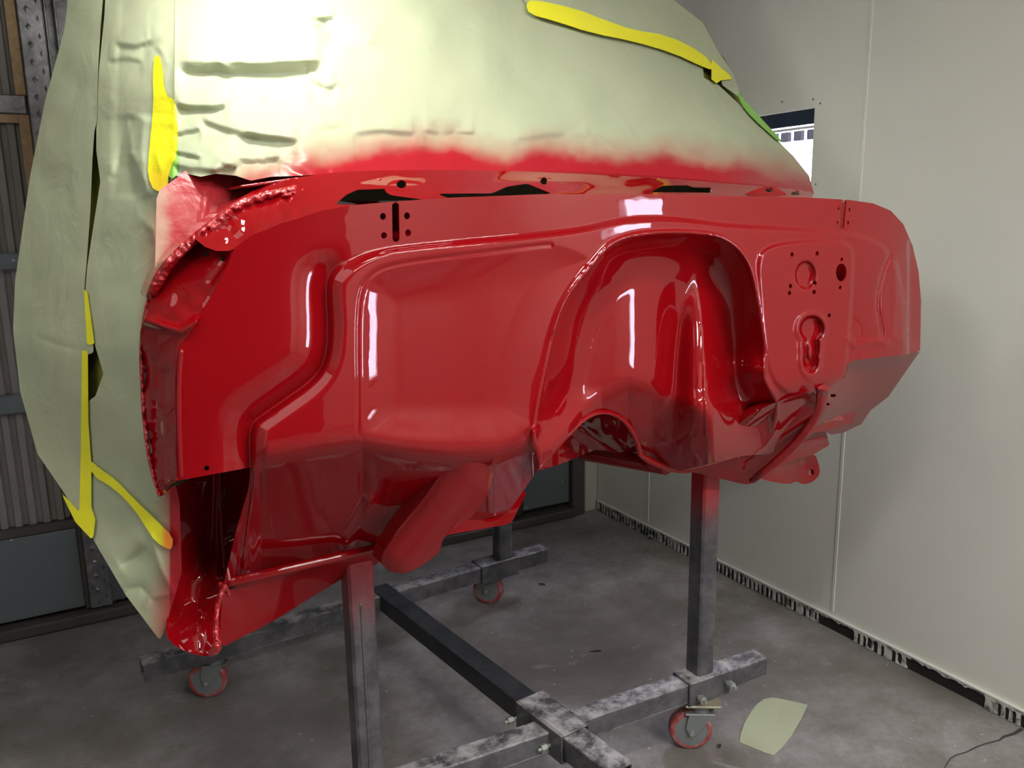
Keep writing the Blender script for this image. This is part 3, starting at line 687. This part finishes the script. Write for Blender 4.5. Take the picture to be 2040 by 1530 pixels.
# door sill underside
sheet('sill_plate', [(440, 1170), (600, 1135), (775, 1098), (765, 1118), (700, 1142), (620, 1190), (530, 1246), (470, 1275), (440, 1292), (436, 1240)], [(440, 1170, 1.60), (775, 1098, 1.64), (765, 1120, 1.68), (620, 1190, 1.72), (440, 1292, 1.60), (530, 1246, 1.66), (600, 1150, 1.64)], paint, cab, 4.0, None, 1)
def rod(name, a, b, r, m_, parent=cab, n=20):
    a, b = Vector(a), Vector(b); d = (b - a).normalized(); mb = MB(); u = d.orthogonal().normalized()
    L_ = (b - a).length
    mb.lathe(a, d, [(-0.004, 0), (-0.003, r * 0.6), (0.0, r * 0.9), (0.004, r), (L_ - 0.004, r), (L_, r * 0.9), (L_ + 0.003, r * 0.5), (L_ + 0.004, 0)], n)
    return mb.build(name, m_, parent, True)
rod('sill_tube', WP(455, 1160, 1.575), WP(776, 1086, 1.585), 0.0095, paint)
ribbon('tube_end_lug', [(440, 1165), (452, 1172), (456, 1186)], [6, 5, 4], [1.55, 1.55, 1.56], paint_rough, 0.01)
# floor supports hanging off the toe board
S1 = [(918, 886), (984, 886), (986, 902), (984, 940), (972, 985), (940, 1030), (905, 1052), (882, 1075), (876, 1100), (840, 1128), (806, 1143), (775, 1138), (758, 1122), (765, 1098), (784, 1070), (790, 1058), (850, 985)]
sheet('floor_support', S1, None, paint, cab, 4.0, None, 0, 0.05, fn=lambda x, y: 1.2945 + sp(y - 905, 6.0) * 0.00068 + ss((y - 900) / 40.0) * 0.000010 * dline([(955, 886), (930, 960), (870, 1050), (815, 1120)], x, y)[0] ** 2)
sheet('toe_lip', [(884, 1044), (1000, 1016), (1014, 1004), (1038, 966), (1048, 984), (1020, 1040), (1005, 1046), (876, 1068)], None, paint, cab, 3.0, None, 0, 0.01, fn=lambda x, y: 1.50 + 0 * x - 0.0008 * (y - 1020))
S2 = [(1358, 935), (1440, 905), (1452, 860), (1500, 822), (1560, 795), (1622, 776), (1628, 800), (1614, 840), (1590, 880), (1545, 925), (1502, 962), (1485, 966), (1440, 955)]
sheet('floor_support', S2, None, paint, cab, 3.5, None, 1, 0.03, fn=lambda x, y: 1.27 + (y - 776) * 0.0017 + 0.03 * np.exp(-(dline([(1600, 800), (1480, 890)], x, y)[0] / 22.0) ** 2))
ribbon('floor_support_edge', [(1640, 778), (1634, 815), (1608, 862), (1555, 915), (1500, 958)], [12, 10, 8, 7, 5], [1.30, 1.34, 1.39, 1.46, 1.54], paint, 0.0, hump=0.006)
ribbon('toe_lip', [(1276, 905), (1300, 922), (1356, 940), (1420, 926), (1470, 911)], [5, 7, 7, 7, 5], [1.48, 1.50, 1.515, 1.50, 1.48], paint, 0.0, hump=0.01)
# inside of the gearbox tunnel seen through the arch
sheet('tunnel_liner', [(1066, 940), (1090, 905), (1120, 850), (1180, 800), (1240, 800), (1290, 850), (1300, 915), (1250, 912), (1196, 893), (1160, 906), (1120, 924)], [(1066, 940, 1.46), (1120, 850, 1.55), (1180, 800, 1.62), (1240, 800, 1.66), (1290, 850, 1.72), (1300, 915, 1.78), (1196, 893, 1.70), (1120, 924, 1.58), (1160, 860, 1.62)], paint, cab, 3.0,
      lambda x, y: 0.015 * vnoise(x, y, 28) - 0.03 * np.exp(-(dline([(1150, 850), (1230, 905)], x, y)[0] / 14.0) ** 2), 1)
ribbon('tunnel_rim', [(1074, 932), (1110, 891), (1140, 858), (1165, 833), (1195, 820), (1225, 824), (1254, 846), (1271, 880), (1276, 905)], [4] * 9, [1.345, 1.35, 1.35, 1.365, 1.385, 1.41, 1.43, 1.46, 1.48], paint, 0.0, hump=0.006)
p0 = WP(1160, 902, 1.9); p1 = WP(1330, 930, 1.62)
rod('cross_member', p0, p1, 0.022, paint)
# right-hand lower side panel, mount and brackets
SR = [(1646, 775), (1684, 750), (1690, 720), (1740, 712), (1833, 700), (1806, 738), (1770, 790), (1734, 818), (1716, 845), (1680, 862), (1655, 866), (1636, 850), (1600, 880), (1570, 900), (1610, 850), (1640, 812)]
sheet('lower_cowl_side', SR, [(1646, 775, 1.36), (1690, 720, 1.335), (1833, 700, 1.37), (1806, 738, 1.45), (1770, 790, 1.56), (1716, 845, 1.66), (1655, 866, 1.64), (1600, 880, 1.55), (1640, 812, 1.42)], paint, cab, 4.0, None, 0, holes=[(1660, 788, 7, 3), (1648, 805, 6, 3)])
sheet('cowl_gusset', [(1560, 765), (1684, 752), (1712, 790), (1700, 840), (1650, 858), (1560, 870)], None, paint, cab, 8.0, None, 0, 0.02, fn=lambda x, y: 1.50 + 0.0009 * (x - 1640) + 0.0006 * (y - 800))
ribbon('side_bracket', [(1642, 838), (1662, 830), (1686, 836)], [3, 7, 4], [1.52, 1.55, 1.58], paint_rough, 0.006, step=2.5)
ribbon('side_bracket', [(1664, 826), (1695, 808)], [6, 5], [1.55, 1.59], paint, 0.003, step=2.5)
sheet('rail_end', [(1520, 905), (1560, 885), (1632, 850), (1645, 858), (1653, 886), (1622, 905), (1590, 914), (1540, 935)], [(1520, 905, 1.58), (1632, 850, 1.66), (1653, 886, 1.70), (1540, 935, 1.60), (1590, 880, 1.61)], paint, cab, 3.0, lambda x, y: -0.012 * np.exp(-((y - 893 + (x - 1560) * 0.22) / 6.0) ** 2), 0, 0.02)
sheet('body_mount', [(1460, 935), (1530, 915), (1590, 905), (1622, 902), (1632, 925), (1634, 945), (1620, 960), (1600, 966), (1588, 958), (1570, 966), (1520, 956)], [(1460, 935, 1.60), (1530, 915, 1.62), (1622, 902, 1.72), (1634, 945, 1.74), (1570, 966, 1.68), (1520, 956, 1.64), (1600, 930, 1.74)], paint, cab, 3.0, None, 1, 0.015, holes=[(1617, 941, 5.5, 6.5)])
# added backing sheet that keeps the holes and top gap dark, and the floor pan
mesh('hole_backing', [(0.48, 1.48, 1.2), (0.90, 1.48, 1.12), (0.90, 1.48, 1.575), (0.44, 1.48, 1.575), (1.45, 1.48, 1.15), (1.94, 1.48, 1.30), (1.835, 1.47, 1.566)], [(0, 1, 2, 3), (1, 4, 5, 6, 2)], paint, cab)
pr = [(0.34, 0.97), (0.92, 1.0), (1.0, 1.27), (1.36, 1.27), (1.44, 1.03), (1.86, 1.03)]
v = []; f_ = []
for dz in (0, 0.02):
    for k, (a, z) in enumerate(pr):
        for yy in (1.56 if k not in (2, 3) else 1.86, 2.65): v.append((a, yy, z + dz))
n2 = 2 * len(pr)
for o_ in (0, n2):
    for k in range(len(pr) - 1): f_.append((o_ + 2 * k, o_ + 2 * k + 2, o_ + 2 * k + 3, o_ + 2 * k + 1))
for k in range(len(pr) - 1):
    f_.append((2 * k, 2 * k + 2, n2 + 2 * k + 2, n2 + 2 * k)); f_.append((2 * k + 1, 2 * k + 3, n2 + 2 * k + 3, n2 + 2 * k + 1))
mesh('floor_pan', v, f_, paint, cab)
sheet('pillar_panel', [(312, 396), (318, 378), (345, 360), (362, 345), (400, 320), (480, 325), (700, 330), (900, 336), (860, 352), (700, 366), (590, 384), (500, 408), (440, 450), (370, 510), (308, 575), (310, 480)], None, paper, cab, 6.0, None, 0, 0, mist=lambda x, y: 0.5 + 0.48 * ss((x - 310 + 26 * vnoise(x, y, 30)) / 40.0), fn=lambda x, y: 1.515 + (400 - y) * 0.0006 + 0.00005 * (900 - x) - 0.006 * np.exp(-((x - 410 - 0.2 * (400 - y)) / 4.0) ** 2) - 0.005 * np.exp(-((x - 455 - 0.2 * (400 - y)) / 3.5) ** 2))

# ================================================================== MASKING PAPER
cover = empty('masking_paper_cover', (1, 2, 1.6), 'crumpled pale green masking paper taped in yellow over the cab, hem misted red', 'paper cover')
pp = tps([(285, 700, 1.52), (298, 900, 1.53), (330, 560, 1.52), (345, 1000, 1.52), (352, 1120, 1.51), (335, 1240, 1.50), (330, 1285, 1.49), (190, 1090, 1.66), (75, 900, 1.95), (30, 640, 2.10), (60, 350, 2.2), (130, 40, 2.2), (200, 0, 2.1), (200, -120, 2.3),
          (200, 500, 1.80), (190, 900, 1.72), (300, 0, 1.95), (300, 300, 1.72), (345, 400, 1.56), (345, 150, 1.74), (400, 380, 1.51), (500, 350, 1.50), (900, 345, 1.492), (1300, 358, 1.50), (1500, 372, 1.58), (1620, 388, 1.74), (1560, 270, 1.86), (1465, 160, 1.95), (1330, 0, 2.02), (1300, -120, 2.2),
          (1100, 0, 1.84), (800, 0, 1.76), (500, 0, 1.77), (500, -120, 1.95), (900, -120, 1.95), (500, 180, 1.64), (900, 180, 1.62), (1300, 180, 1.70), (1500, 300, 1.66)])
def crease(x, y, P, wd, amp):
    d, t_ = dline(P, x, y); return amp * np.exp(-(d / wd)) * np.sin(np.pi * np.clip(t_ * 0.96 + 0.02, 0, 1)) ** 0.6
rr_ = np.random.RandomState(11); rnd = []
for k in range(46):
    # short random creases, denser around the windscreen corner and above the hem
    if k < 26: a, b = rr_.uniform(360, 760), rr_.uniform(60, 360)
    elif k < 36: a, b = rr_.uniform(760, 1560), rr_.uniform(240, 360)
    else: a, b = rr_.uniform(215, 340), rr_.uniform(20, 520)
    an = rr_.uniform(-0.5, 0.5) + (1.3 if k >= 36 else 0.1); l_ = rr_.uniform(25, 90)
    rnd.append(([(a, b), (a + l_ * 0.5 * math.cos(an), b + l_ * 0.5 * math.sin(an) + rr_.uniform(-8, 8)), (a + l_ * math.cos(an), b + l_ * math.sin(an))], rr_.uniform(4, 11), rr_.uniform(0.003, 0.008) * rr_.choice([-1, 1])))
folds = [([(400, 300), (500, 260), (600, 280)], 10, -0.010), ([(350, 310), (400, 318)], 5, 0.009), ([(345, 330), (430, 345), (520, 320)], 10, 0.012), ([(420, 345), (440, 320), (480, 335)], 8, -0.012),
         ([(270, 110), (320, 78)], 10, 0.010), ([(255, 230), (262, 300), (300, 385)], 14, -0.020), ([(250, 240), (235, 330), (220, 360)], 12, 0.016), ([(640, 40), (662, 60), (655, 100)], 8, 0.012), ([(600, 20), (625, 60), (665, 90)], 9, -0.008),
         ([(348, 0), (349, 160), (345, 380)], 9, -0.010), ([(300, 400), (330, 450), (300, 500)], 14, 0.012), ([(280, 430), (305, 460), (320, 520)], 8, -0.010),
         ([(290, 1090), (270, 1110), (240, 1130)], 16, 0.025), ([(300, 1060), (320, 1130), (345, 1180)], 9, -0.012), ([(285, 1215), (300, 1190), (350, 1180)], 7, -0.010), ([(230, 1180), (280, 1170), (310, 1200)], 12, 0.012),
         ([(70, 668), (110, 685), (165, 700)], 5, 0.005), ([(930, 240), (870, 290)], 12, 0.006), ([(1180, 230), (1090, 290)], 14, 0.006), ([(860, 245), (880, 262), (960, 270)], 10, 0.008), ([(1400, 330), (1500, 345), (1600, 380)], 12, -0.012)]
def pleat(x, y, P, h, amp, tail=45.0):
    P = np.array(P, float); yl = np.interp(x, P[:, 0], P[:, 1]); s = y - yl
    u = np.clip((x - P[0, 0]) / (P[-1, 0] - P[0, 0]), 0, 1); wnd = ss(np.minimum(u, 1 - u) / 0.10) * (x > P[0, 0]) * (x < P[-1, 0])
    hh = h * (0.55 + 0.45 * wnd) + 3 * vnoise(x, y * 0 + 5, 30)
    v = np.where(s < 0, -0.5 * np.exp(np.minimum(s, 0) / tail), np.where(s < hh, s / hh - 0.5, 0.5 * np.exp(-np.clip(s - hh, 0, None) / tail)))
    return amp * wnd * v
pleats = [([(346, 124), (372, 120), (500, 124), (650, 118)], 26, 0.034, 50), ([(348, 202), (372, 208), (420, 210), (455, 204)], 13, 0.022, 30), ([(348, 264), (372, 258), (402, 252)], 9, 0.014, 20),
          ([(395, 232), (450, 252), (520, 268), (600, 274)], 13, 0.018, 32), ([(344, 326), (380, 334), (430, 338), (475, 322)], 12, 0.018, 26), ([(470, 312), (520, 318), (560, 308)], 10, 0.010, 22), ([(346, 300), (375, 305), (400, 311)], 5, 0.010, 14),
          ([(610, 30), (640, 34), (668, 30)], 8, 0.012, 18), ([(612, 150), (650, 170), (672, 165)], 12, 0.012, 20), ([(700, 262), (760, 256), (830, 262)], 12, 0.010, 26), ([(840, 254), (880, 262), (950, 262)], 10, 0.010, 22), ([(1020, 276), (1100, 262), (1180, 268)], 12, 0.008, 26),
          ([(230, 82), (270, 88), (300, 76)], 12, 0.014, 26), ([(215, 116), (250, 112), (285, 118)], 10, 0.010, 22), ([(1400, 322), (1470, 330), (1560, 352)], 10, 0.010, 24)]
def wrinkle(x, y):
    z = 0.016 * vnoise(x, y, 150) + 0.010 * vnoise(x + 77, y, 62) * np.clip((1500 - x) / 300, 0.3, 1)
    z = z + 0.006 * vnoise(x, y * 1.5, 28) * np.clip(1 - np.abs(x - 480) / 300, 0, 1) * np.clip((420 - y) / 60, 0, 1)
    for P, wd, am in folds: z = z + crease(x, y, P, wd, am)
    for P, wd, am in rnd: z = z + crease(x, y, P, wd, am)
    for P, h_, am, tl in pleats: z = z + pleat(x, y, P, h_, am, tl)
    z = z + pleat(y, x, [(225, 262), (300, 254), (400, 268)], 26, -0.03, 26) + pleat(y, x, [(-20, 236), (120, 222), (330, 220), (420, 214)], 14, 0.006, 30)
    return z
def pdep(x, y): return pp(x, y) + wrinkle(x, y)
def hem(x): return np.interp(x, [340, 420, 500, 560, 620, 700, 800, 900, 960, 1010, 1060, 1120, 1200, 1280, 1340, 1420, 1500, 1560, 1620],
                             [400, 372, 330, 318, 296, 290, 272, 268, 290, 300, 278, 284, 292, 294, 290, 302, 310, 322, 345])
def mistf(x, y):
    h = hem(x) + 14 * vnoise(x, y, 40) + 7 * vnoise(x, y, 15)
    top = (0.35 * ss((y - h + 40) / 50.0) + 0.65 * ss((y - h + 4) / 46.0)) * (x > 338)
    # mist on the door-side sheet beside the red panels
    ex = np.interp(y, [380, 430, 480, 520, 560, 640, 900, 980, 1000, 1120, 1200, 1290], [345, 330, 322, 318, 318, 290, 300, 330, 335, 345, 318, 322])
    wv = np.interp(y, [380, 430, 540, 620, 980, 1000, 1290], [26, 60, 55, 22, 14, 40, 44])
    sd_ = ss((x - ex + wv) / (wv * 1.5)) * 0.85 * (y > 360) * (x < 420)
    return np.maximum(top, sd_)
A = [(140, -120), (214, -120), (205, 0), (200, 60), (195, 150), (193, 240), (188, 262), (184, 320), (180, 420), (172, 530), (168, 575), (186, 688), (186, 702), (172, 708), (172, 870), (176, 940), (186, 1060), (184, 1072), (160, 1045), (130, 985), (75, 905), (40, 780), (26, 660), (30, 560), (60, 350), (90, 200), (128, 60), (133, 20)]
sheet('paper_sheet', A, None, paper, cover, 4.0, None, 0, 0.003, mist=mistf, fn=lambda x, y: pdep(x, y) - 0.004 + 0 * x)
Bp = [(216, -120), (360, -120), (358, 0), (354, 250), (352, 352), (342, 372), (322, 380), (318, 410), (322, 450), (330, 500), (322, 548), (302, 575), (290, 625), (280, 690), (288, 850), (302, 945), (322, 990), (350, 965), (358, 1000), (362, 1140), (350, 1182), (340, 1215), (325, 1262), (318, 1275), (250, 1185), (186, 1075), (178, 1000), (176, 800), (190, 790), (206, 745), (190, 690), (176, 620), (170, 575), (174, 530), (183, 470), (200, 362), (192, 300), (192, 255), (196, 150), (208, 30)]
sheet('paper_sheet', Bp, None, paper, cover, 4.0, None, 0, 0.003, mist=mistf, fn=lambda x, y: pdep(x, y) + 0.002)
Cp = [(350, -120), (1390, -120), (1300, 60), (1400, 128), (1402, 155), (1430, 168), (1470, 205), (1530, 262), (1580, 310), (1612, 350), (1622, 388), (1560, 378), (1450, 371), (1300, 360), (1150, 352), (900, 346), (700, 344), (600, 350), (540, 352), (500, 360), (470, 350), (430, 346), (400, 352), (372, 346), (348, 352), (346, 200)]
sheet('paper_sheet', Cp, None, paper, cover, 4.0, None, 0, 0.003, mist=mistf, fn=lambda x, y: pdep(x, y) - 0.004)
Dp = [(1000, -120), (1290, -120), (1335, -5), (1400, 45), (1430, 100), (1462, 150), (1476, 190), (1490, 215), (1470, 192), (1440, 170), (1436, 150), (1400, 118), (1300, 88), (1180, 48), (1060, 22), (1030, -20)]
sheet('paper_sheet', Dp, None, paper, cover, 4.0, None, 0, 0.003, mist=lambda x, y: 0 * x, fn=lambda x, y: pdep(x, y) - 0.016)
# backing sheets in a darker olive than the paper, behind the gaps
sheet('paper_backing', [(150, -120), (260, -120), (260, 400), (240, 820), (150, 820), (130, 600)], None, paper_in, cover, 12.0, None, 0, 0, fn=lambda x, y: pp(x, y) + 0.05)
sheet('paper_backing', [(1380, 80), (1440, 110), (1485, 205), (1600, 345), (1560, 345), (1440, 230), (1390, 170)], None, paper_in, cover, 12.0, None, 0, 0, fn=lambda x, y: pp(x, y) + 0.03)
# rest of the wrapped cab behind the outline
ringpx = [(250, 1180), (150, 1020), (80, 905), (44, 780), (32, 660), (36, 560), (66, 350), (94, 210), (130, 60), (140, -100), (300, -118), (500, -118), (800, -118), (1100, -118), (1290, -118), (1332, -5), (1398, 45), (1428, 100), (1458, 150), (1500, 235), (1560, 290), (1604, 350), (1614, 386)]
ring = np.array([WP(a, b, float(pp(np.array(float(a)), np.array(float(b)))) + 0.01) for a, b in ringpx])
ring = np.vstack([ring, [[1.93, 1.62, 1.25], [1.80, 1.66, 1.05], [0.50, 1.80, 1.0], [0.18, 1.78, 0.96]]])
cen = np.array([1.0, 0, 1.4]); rings = [ring]
for k_, (sc, dy) in enumerate(((0.985, 0.15), (0.93, 0.4), (0.80, 0.62))):
    r2 = cen + (ring - cen) * np.array([sc, 0, sc]); r2[:, 1] = np.minimum(ring[:, 1] + dy, 2.62); rings.append(r2)
V = np.vstack(rings); n = len(ring); fc = []
for k in range(3):
    for j in range(n): fc.append((k * n + j, k * n + (j + 1) % n, (k + 1) * n + (j + 1) % n, (k + 1) * n + j))
fc.append(tuple(3 * n + j for j in range(n)))
mesh('rear_wrap', V, fc, paper, cover, False, np.zeros(len(V)))
# tapes
def tp(P, m_=tape, off=0.009, mist=lambda x, y: 0 * x, sm=1, step=3.0):
    return sheet('masking_tape', P, None, m_, cover, step, None, sm, 0.0015, mist=mist, fn=lambda x, y: pdep(x, y) - off)
tp([(308, 105), (322, 118), (328, 190), (352, 200), (356, 300), (336, 345), (334, 374), (308, 384), (294, 350), (296, 310), (306, 210), (304, 150)], mist=lambda x, y: 0.25 * ss((y - 320) / 40))
tp([(344, 258), (354, 262), (356, 340), (345, 358), (334, 350), (338, 300)], green_tape, 0.007)
tp([(167, 576), (174, 582), (188, 684), (180, 688), (173, 684)], sm=0)
tp([(163, 698), (175, 700), (176, 840), (182, 925), (182, 1010), (190, 1035), (186, 1068), (182, 1074), (150, 1040), (122, 982), (158, 1020), (161, 900)], sm=0)
tp([(178, 915), (200, 935), (230, 955), (268, 995), (310, 1035), (345, 1070), (343, 1090), (338, 1096), (310, 1080), (290, 1050), (268, 1015), (230, 975), (182, 946)], mist=lambda x, y: 0.8 * ss((x - 318) / 14), sm=1)
tp([(1048, 8), (1060, -2), (1150, 18), (1200, 38), (1262, 60), (1330, 70), (1400, 105), (1420, 130), (1420, 140), (1398, 132), (1340, 105), (1262, 82), (1180, 66), (1100, 40), (1055, 28)], off=0.026)
tp([(1418, 118), (1440, 138), (1455, 150), (1458, 158), (1436, 160), (1428, 166), (1418, 158), (1418, 140)], off=0.028, sm=0, step=2)
tp([(1470, 180), (1480, 195), (1520, 240), (1560, 282), (1556, 286), (1500, 236), (1476, 206)], green_tape, 0.022)

# ================================================================== SMALL THINGS ON THE FLOOR
sc_ = [(1508, 1404), (1522, 1394), (1540, 1391), (1562, 1395), (1609, 1408), (1596, 1436), (1577, 1466), (1560, 1488), (1541, 1506), (1522, 1500), (1498, 1490), (1473, 1480), (1476, 1462), (1484, 1440), (1496, 1420)]
vv = []
for k, (a, b) in enumerate(sc_): p = WZ(a, b); vv.append((p[0], p[1], 0.003 + (0.004 if k in (4, 5) else 0)))
cpt = WZ(1540, 1448); vv.append((cpt[0], cpt[1], 0.003)); n = len(sc_)
o = mesh('paper_scrap', vv + [(v[0], v[1], v[2] - 0.002) for v in vv], [(k, (k + 1) % n, n) for k in range(n)] + [((k + 1) % n + n + 1, k + n + 1, 2 * n + 1) for k in range(n)] + [(k, (k + 1) % n, (k + 1) % n + n + 1, k + n + 1) for k in range(n)], scrapm)
o['label'] = 'pale green paper scrap with a cut curved edge lying on the concrete floor'; o['category'] = 'paper'
def leaf(px_, py_, ln, wd_, ang, label):
    g = WZ(px_, py_); M = Matrix.Translation((g[0], g[1], 0.001)) @ Matrix.Rotation(ang, 4, 'Z')
    v = []; n = 8
    for k in range(n + 1):
        t_ = k / n; w_ = wd_ * math.sin(math.pi * min(1, t_ * 0.96 + 0.02)) ** 0.8
        v += [tuple(M @ Vector((ln * (t_ - 0.5), -w_, 0.003 + 0.006 * t_))), tuple(M @ Vector((ln * (t_ - 0.5), 0, 0.001 + 0.003 * t_))), tuple(M @ Vector((ln * (t_ - 0.5), w_, 0.004 + 0.005 * t_)))]
    f_ = []
    for k in range(n): f_ += [(3 * k, 3 * k + 3, 3 * k + 4, 3 * k + 1), (3 * k + 1, 3 * k + 4, 3 * k + 5, 3 * k + 2)]
    o = mesh('dry_leaf', v, f_, leafm); o['label'] = label; o['category'] = 'leaf'
leaf(1079, 1166, 0.035, 0.007, -1.1, 'small dark dry leaf on the floor right of the far caster wheel')
leaf(1297, 1074, 0.035, 0.012, 0.2, 'dark dry leaf on the floor near the perforated strip of the white wall')
leaf(1186, 1300, 0.04, 0.003, -0.6, 'thin dark sliver on the floor between the stand spine and right post')
leaf(1432, 1490, 0.016, 0.006, 0.4, 'tiny dark crumb on the floor beside the near red caster wheel')
